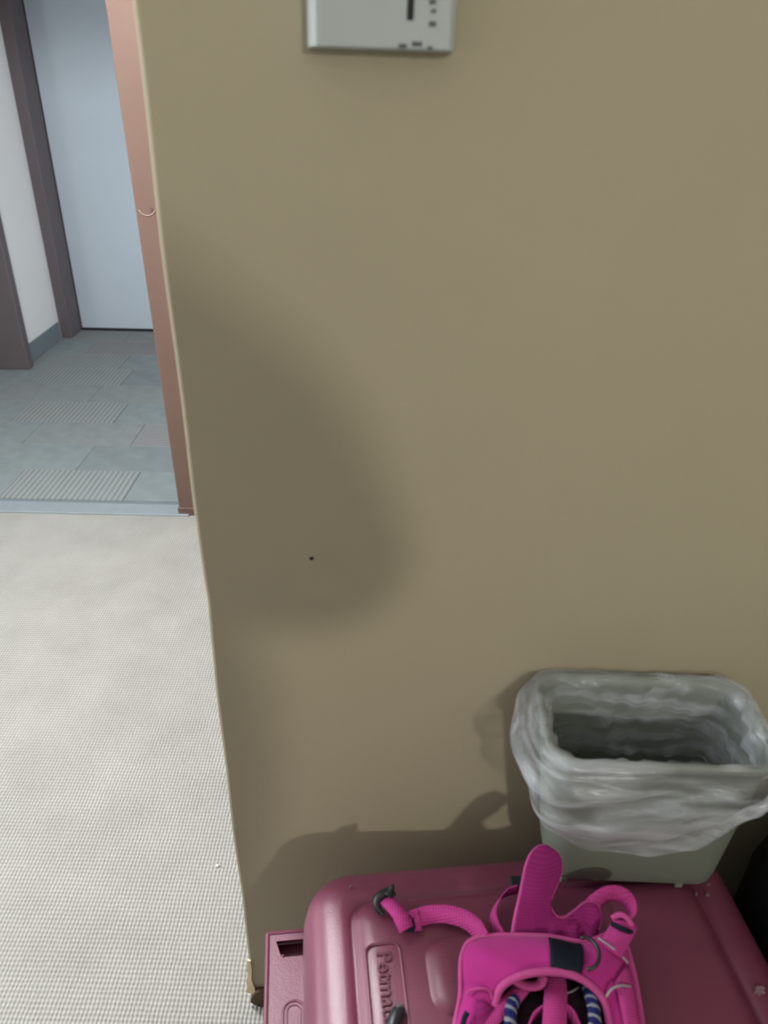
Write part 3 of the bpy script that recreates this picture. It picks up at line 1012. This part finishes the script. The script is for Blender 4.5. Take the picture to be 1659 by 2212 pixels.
# crumb on the carpet beside the wall end
q = at(470, 1870, z=0.003)
bm = bmesh.new()
bmesh.ops.create_icosphere(bm, subdivisions=2, radius=0.0034, matrix=Matrix.Translation(q))
for v in bm.verts:
    v.co = q + (v.co - q) * (0.7 + 0.5 * rnd.random())
tag(obj('crumb', bm, LINT), 'tiny white crumb on the carpet beside the wall end', 'crumb')

# ------------------------------------------------------------------ the photographer, standing behind the camera
def figure(verts, edges, root):
    me = bpy.data.meshes.new('body')
    me.from_pydata([Vector(v[:3]) for v in verts], edges, [])
    o = bpy.data.objects.new('body', me)
    COL.objects.link(o)
    o.modifiers.new('skin', 'SKIN').use_smooth_shade = True
    sv = me.skin_vertices[0].data
    for i, v in enumerate(verts):
        r = v[3]
        sv[i].radius = r if isinstance(r, tuple) else (r, r)
        sv[i].use_root = i == root
    o.modifiers.new('sub', 'SUBSURF').levels = 2
    bpy.context.view_layer.update()
    dg = bpy.context.evaluated_depsgraph_get()
    m2 = bpy.data.meshes.new_from_object(o.evaluated_get(dg))
    bpy.data.objects.remove(o, do_unlink=True)
    return m2


V, E_ = [], []


def chain(pts, start=None):
    prev = start
    for p in pts:
        V.append(p)
        if prev is not None:
            E_.append((prev, len(V) - 1))
        prev = len(V) - 1
    return prev


pelvis = chain([(0.26, -0.46, 1.00, (0.165, 0.115))])
chest = chain([(0.345, -0.45, 1.15, (0.20, 0.12)), (0.365, -0.43, 1.33, (0.20, 0.12)), (0.285, -0.41, 1.47, (0.15, 0.095))], pelvis)
head = chain([(0.268, -0.385, 1.575, 0.062), (0.266, -0.365, 1.635, 0.062), (0.262, -0.335, 1.70, (0.078, 0.092)), (0.262, -0.34, 1.77, (0.076, 0.088)), (0.262, -0.35, 1.82, 0.045)], chest)
chain([(0.262, -0.235, 1.69, 0.014)], head - 2)      # nose
chain([(0.262, -0.26, 1.64, 0.030)], head - 3)      # chin
palms = []
for sx, pts in ((1, [(0.352, -0.362, 1.632, 0.090), (0.408, -0.33, 1.545, 0.080), (0.392, -0.23, 1.450, 0.066), (0.382, -0.13, 1.334, 0.058), (0.25, -0.105, 1.312, 0.046), (0.13, -0.085, 1.326, 0.030), (0.085, -0.075, 1.335, (0.020, 0.034))]),
                (-1, [(0.18, -0.41, 1.54, 0.085), (0.10, -0.42, 1.50, 0.074), (0.02, -0.40, 1.36, 0.056), (-0.06, -0.34, 1.22, 0.047), (-0.085, -0.24, 1.25, 0.040), (-0.095, -0.13, 1.29, 0.029), (-0.080, -0.095, 1.325, (0.020, 0.034))])):
    w = chain(pts, chest)
    palms.append((sx, w))
    bx = V[w]
    for k in range(4):                                # four fingers curled round the edge of the phone
        z0 = bx[2] + 0.026 - 0.018 * k
        ln = (0.9, 1.0, 0.95, 0.75)[k]
        chain([(bx[0] - sx * 0.018 * ln, bx[1] + 0.012, z0, 0.0085), (bx[0] - sx * 0.036 * ln, bx[1] + 0.022, z0 - 0.002, 0.008), (bx[0] - sx * 0.052 * ln, bx[1] + 0.014, z0 - 0.004, 0.007)], w)
    chain([(bx[0] - sx * 0.006, bx[1] - 0.022, bx[2] + 0.030, 0.010), (bx[0] - sx * 0.024, bx[1] - 0.030, bx[2] + 0.042, 0.009)], w)   # thumb
for sx in (1, -1):
    chain([(0.23 + sx * 0.09, -0.46, 0.90, 0.088), (0.22 + sx * 0.10, -0.45, 0.52, 0.060), (0.20 + sx * 0.105, -0.48, 0.32, 0.056), (0.20 + sx * 0.11, -0.49, 0.085, 0.040), (0.20 + sx * 0.115, -0.42, 0.042, 0.040), (0.20 + sx * 0.125, -0.31, 0.032, 0.030)], pelvis)
# he stands straight behind the phone
V = [v if (abs(v[0]) < 0.14 and v[1] > -0.14) else
     (v[0] - 0.4 * (1 - (v[1] + 2) / 2.72), v[1], v[2] * 0.83 if v[2] <= 1.0 else v[2] - 0.4 * (1 - (v[1] + 2) / 2.72), v[3]) for v in V]
bme = figure(V, E_, pelvis)
for m_ in (SHIRT, SKIN, JEANS):
    bme.materials.append(m_)
for p in bme.polygons:
    c = p.center
    p.use_smooth = True
    hand = abs(c.x) < 0.13 and c.y > -0.14 and c.z > 1.22
    p.material_index = 1 if hand or (c.z > 1.44 and abs(c.x - .10) < .1) else 2 if c.z < 0.86 else 0
person = bpy.data.objects.new('person', None)
person.location = (0.04, -0.46, 0)
COL.objects.link(person)
bpy.context.view_layer.update()
bo = bpy.data.objects.new('body', bme)
COL.objects.link(bo)
bo.parent = person
bo.matrix_parent_inverse = person.matrix_basis.inverted()
bm = bmesh.new()
bmesh.ops.create_uvsphere(bm, u_segments=20, v_segments=12, radius=1, matrix=Matrix.Translation((0.105, -0.362, 1.594)) @ Matrix.Diagonal((0.092, 0.098, 0.100, 1)))
bmesh.ops.delete(bm, geom=[v for v in bm.verts if v.co.y > -0.305 and v.co.z < 1.62], context='VERTS')
obj('hair', bm, HAIR, person, True)
tag(person, 'person holding up a phone whose shadow falls on the tan wall', 'person')
bm = nbox((-0.037, -0.115, 0.010), (0.037, 0.040, 0.018), 0.003, 2)
phone = obj('smartphone', bm, BLACKP)
phone.matrix_world = Matrix.Translation(CAM) @ ROT.to_4x4()
tag(phone, 'black smartphone held up facing the tan wall', 'phone')

# fixtures the light comes from
def fixture(label, loc):
    e = empty('ceiling_light', (loc.x, loc.y, CEILZ))
    for nm, prof in (('base', ((0.11, 0.0), (0.11, -0.018), (0.06, -0.026), (0.0, -0.027))), ('socket', ((0.028, -0.026), (0.028, -0.035), (0.022, -0.040), (0.0, -0.041)))):
        b_ = bmesh.new()
        stack(b_, [[e.location + Vector((r * math.cos(a), r * math.sin(a), z - 0.0005)) for a in (2 * PI * k / 24 for k in range(24))] for r, z in prof[:3]])
        obj(nm, b_, LAMPM, e)
    tag(e, label, 'ceiling light')


fixture('round white ceiling lamp above the light carpet', ENTRY)
fixture('added round white ceiling lamp in the hall', HALL)  # unseen fixture added to go with the hall fill
pend = empty('pendant_lamp', (KEY.x, KEY.y, CEILZ))
obj('cord', tube(bmesh.new(), [Vector((KEY.x, KEY.y, CEILZ)), Vector((KEY.x, KEY.y, KEY.z + 0.16))], 0.004, 8), BLACKP, pend)
obj('socket', stack(bmesh.new(), [[Vector((KEY.x + r * math.cos(a), KEY.y + r * math.sin(a), z)) for a in (2 * PI * k / 16 for k in range(16))] for r, z in ((0.012, KEY.z + 0.18), (0.024, KEY.z + 0.165), (0.024, KEY.z + 0.10))]), LAMPM, pend)
tag(pend, 'pendant lamp hanging in the room behind the camera', 'lamp')
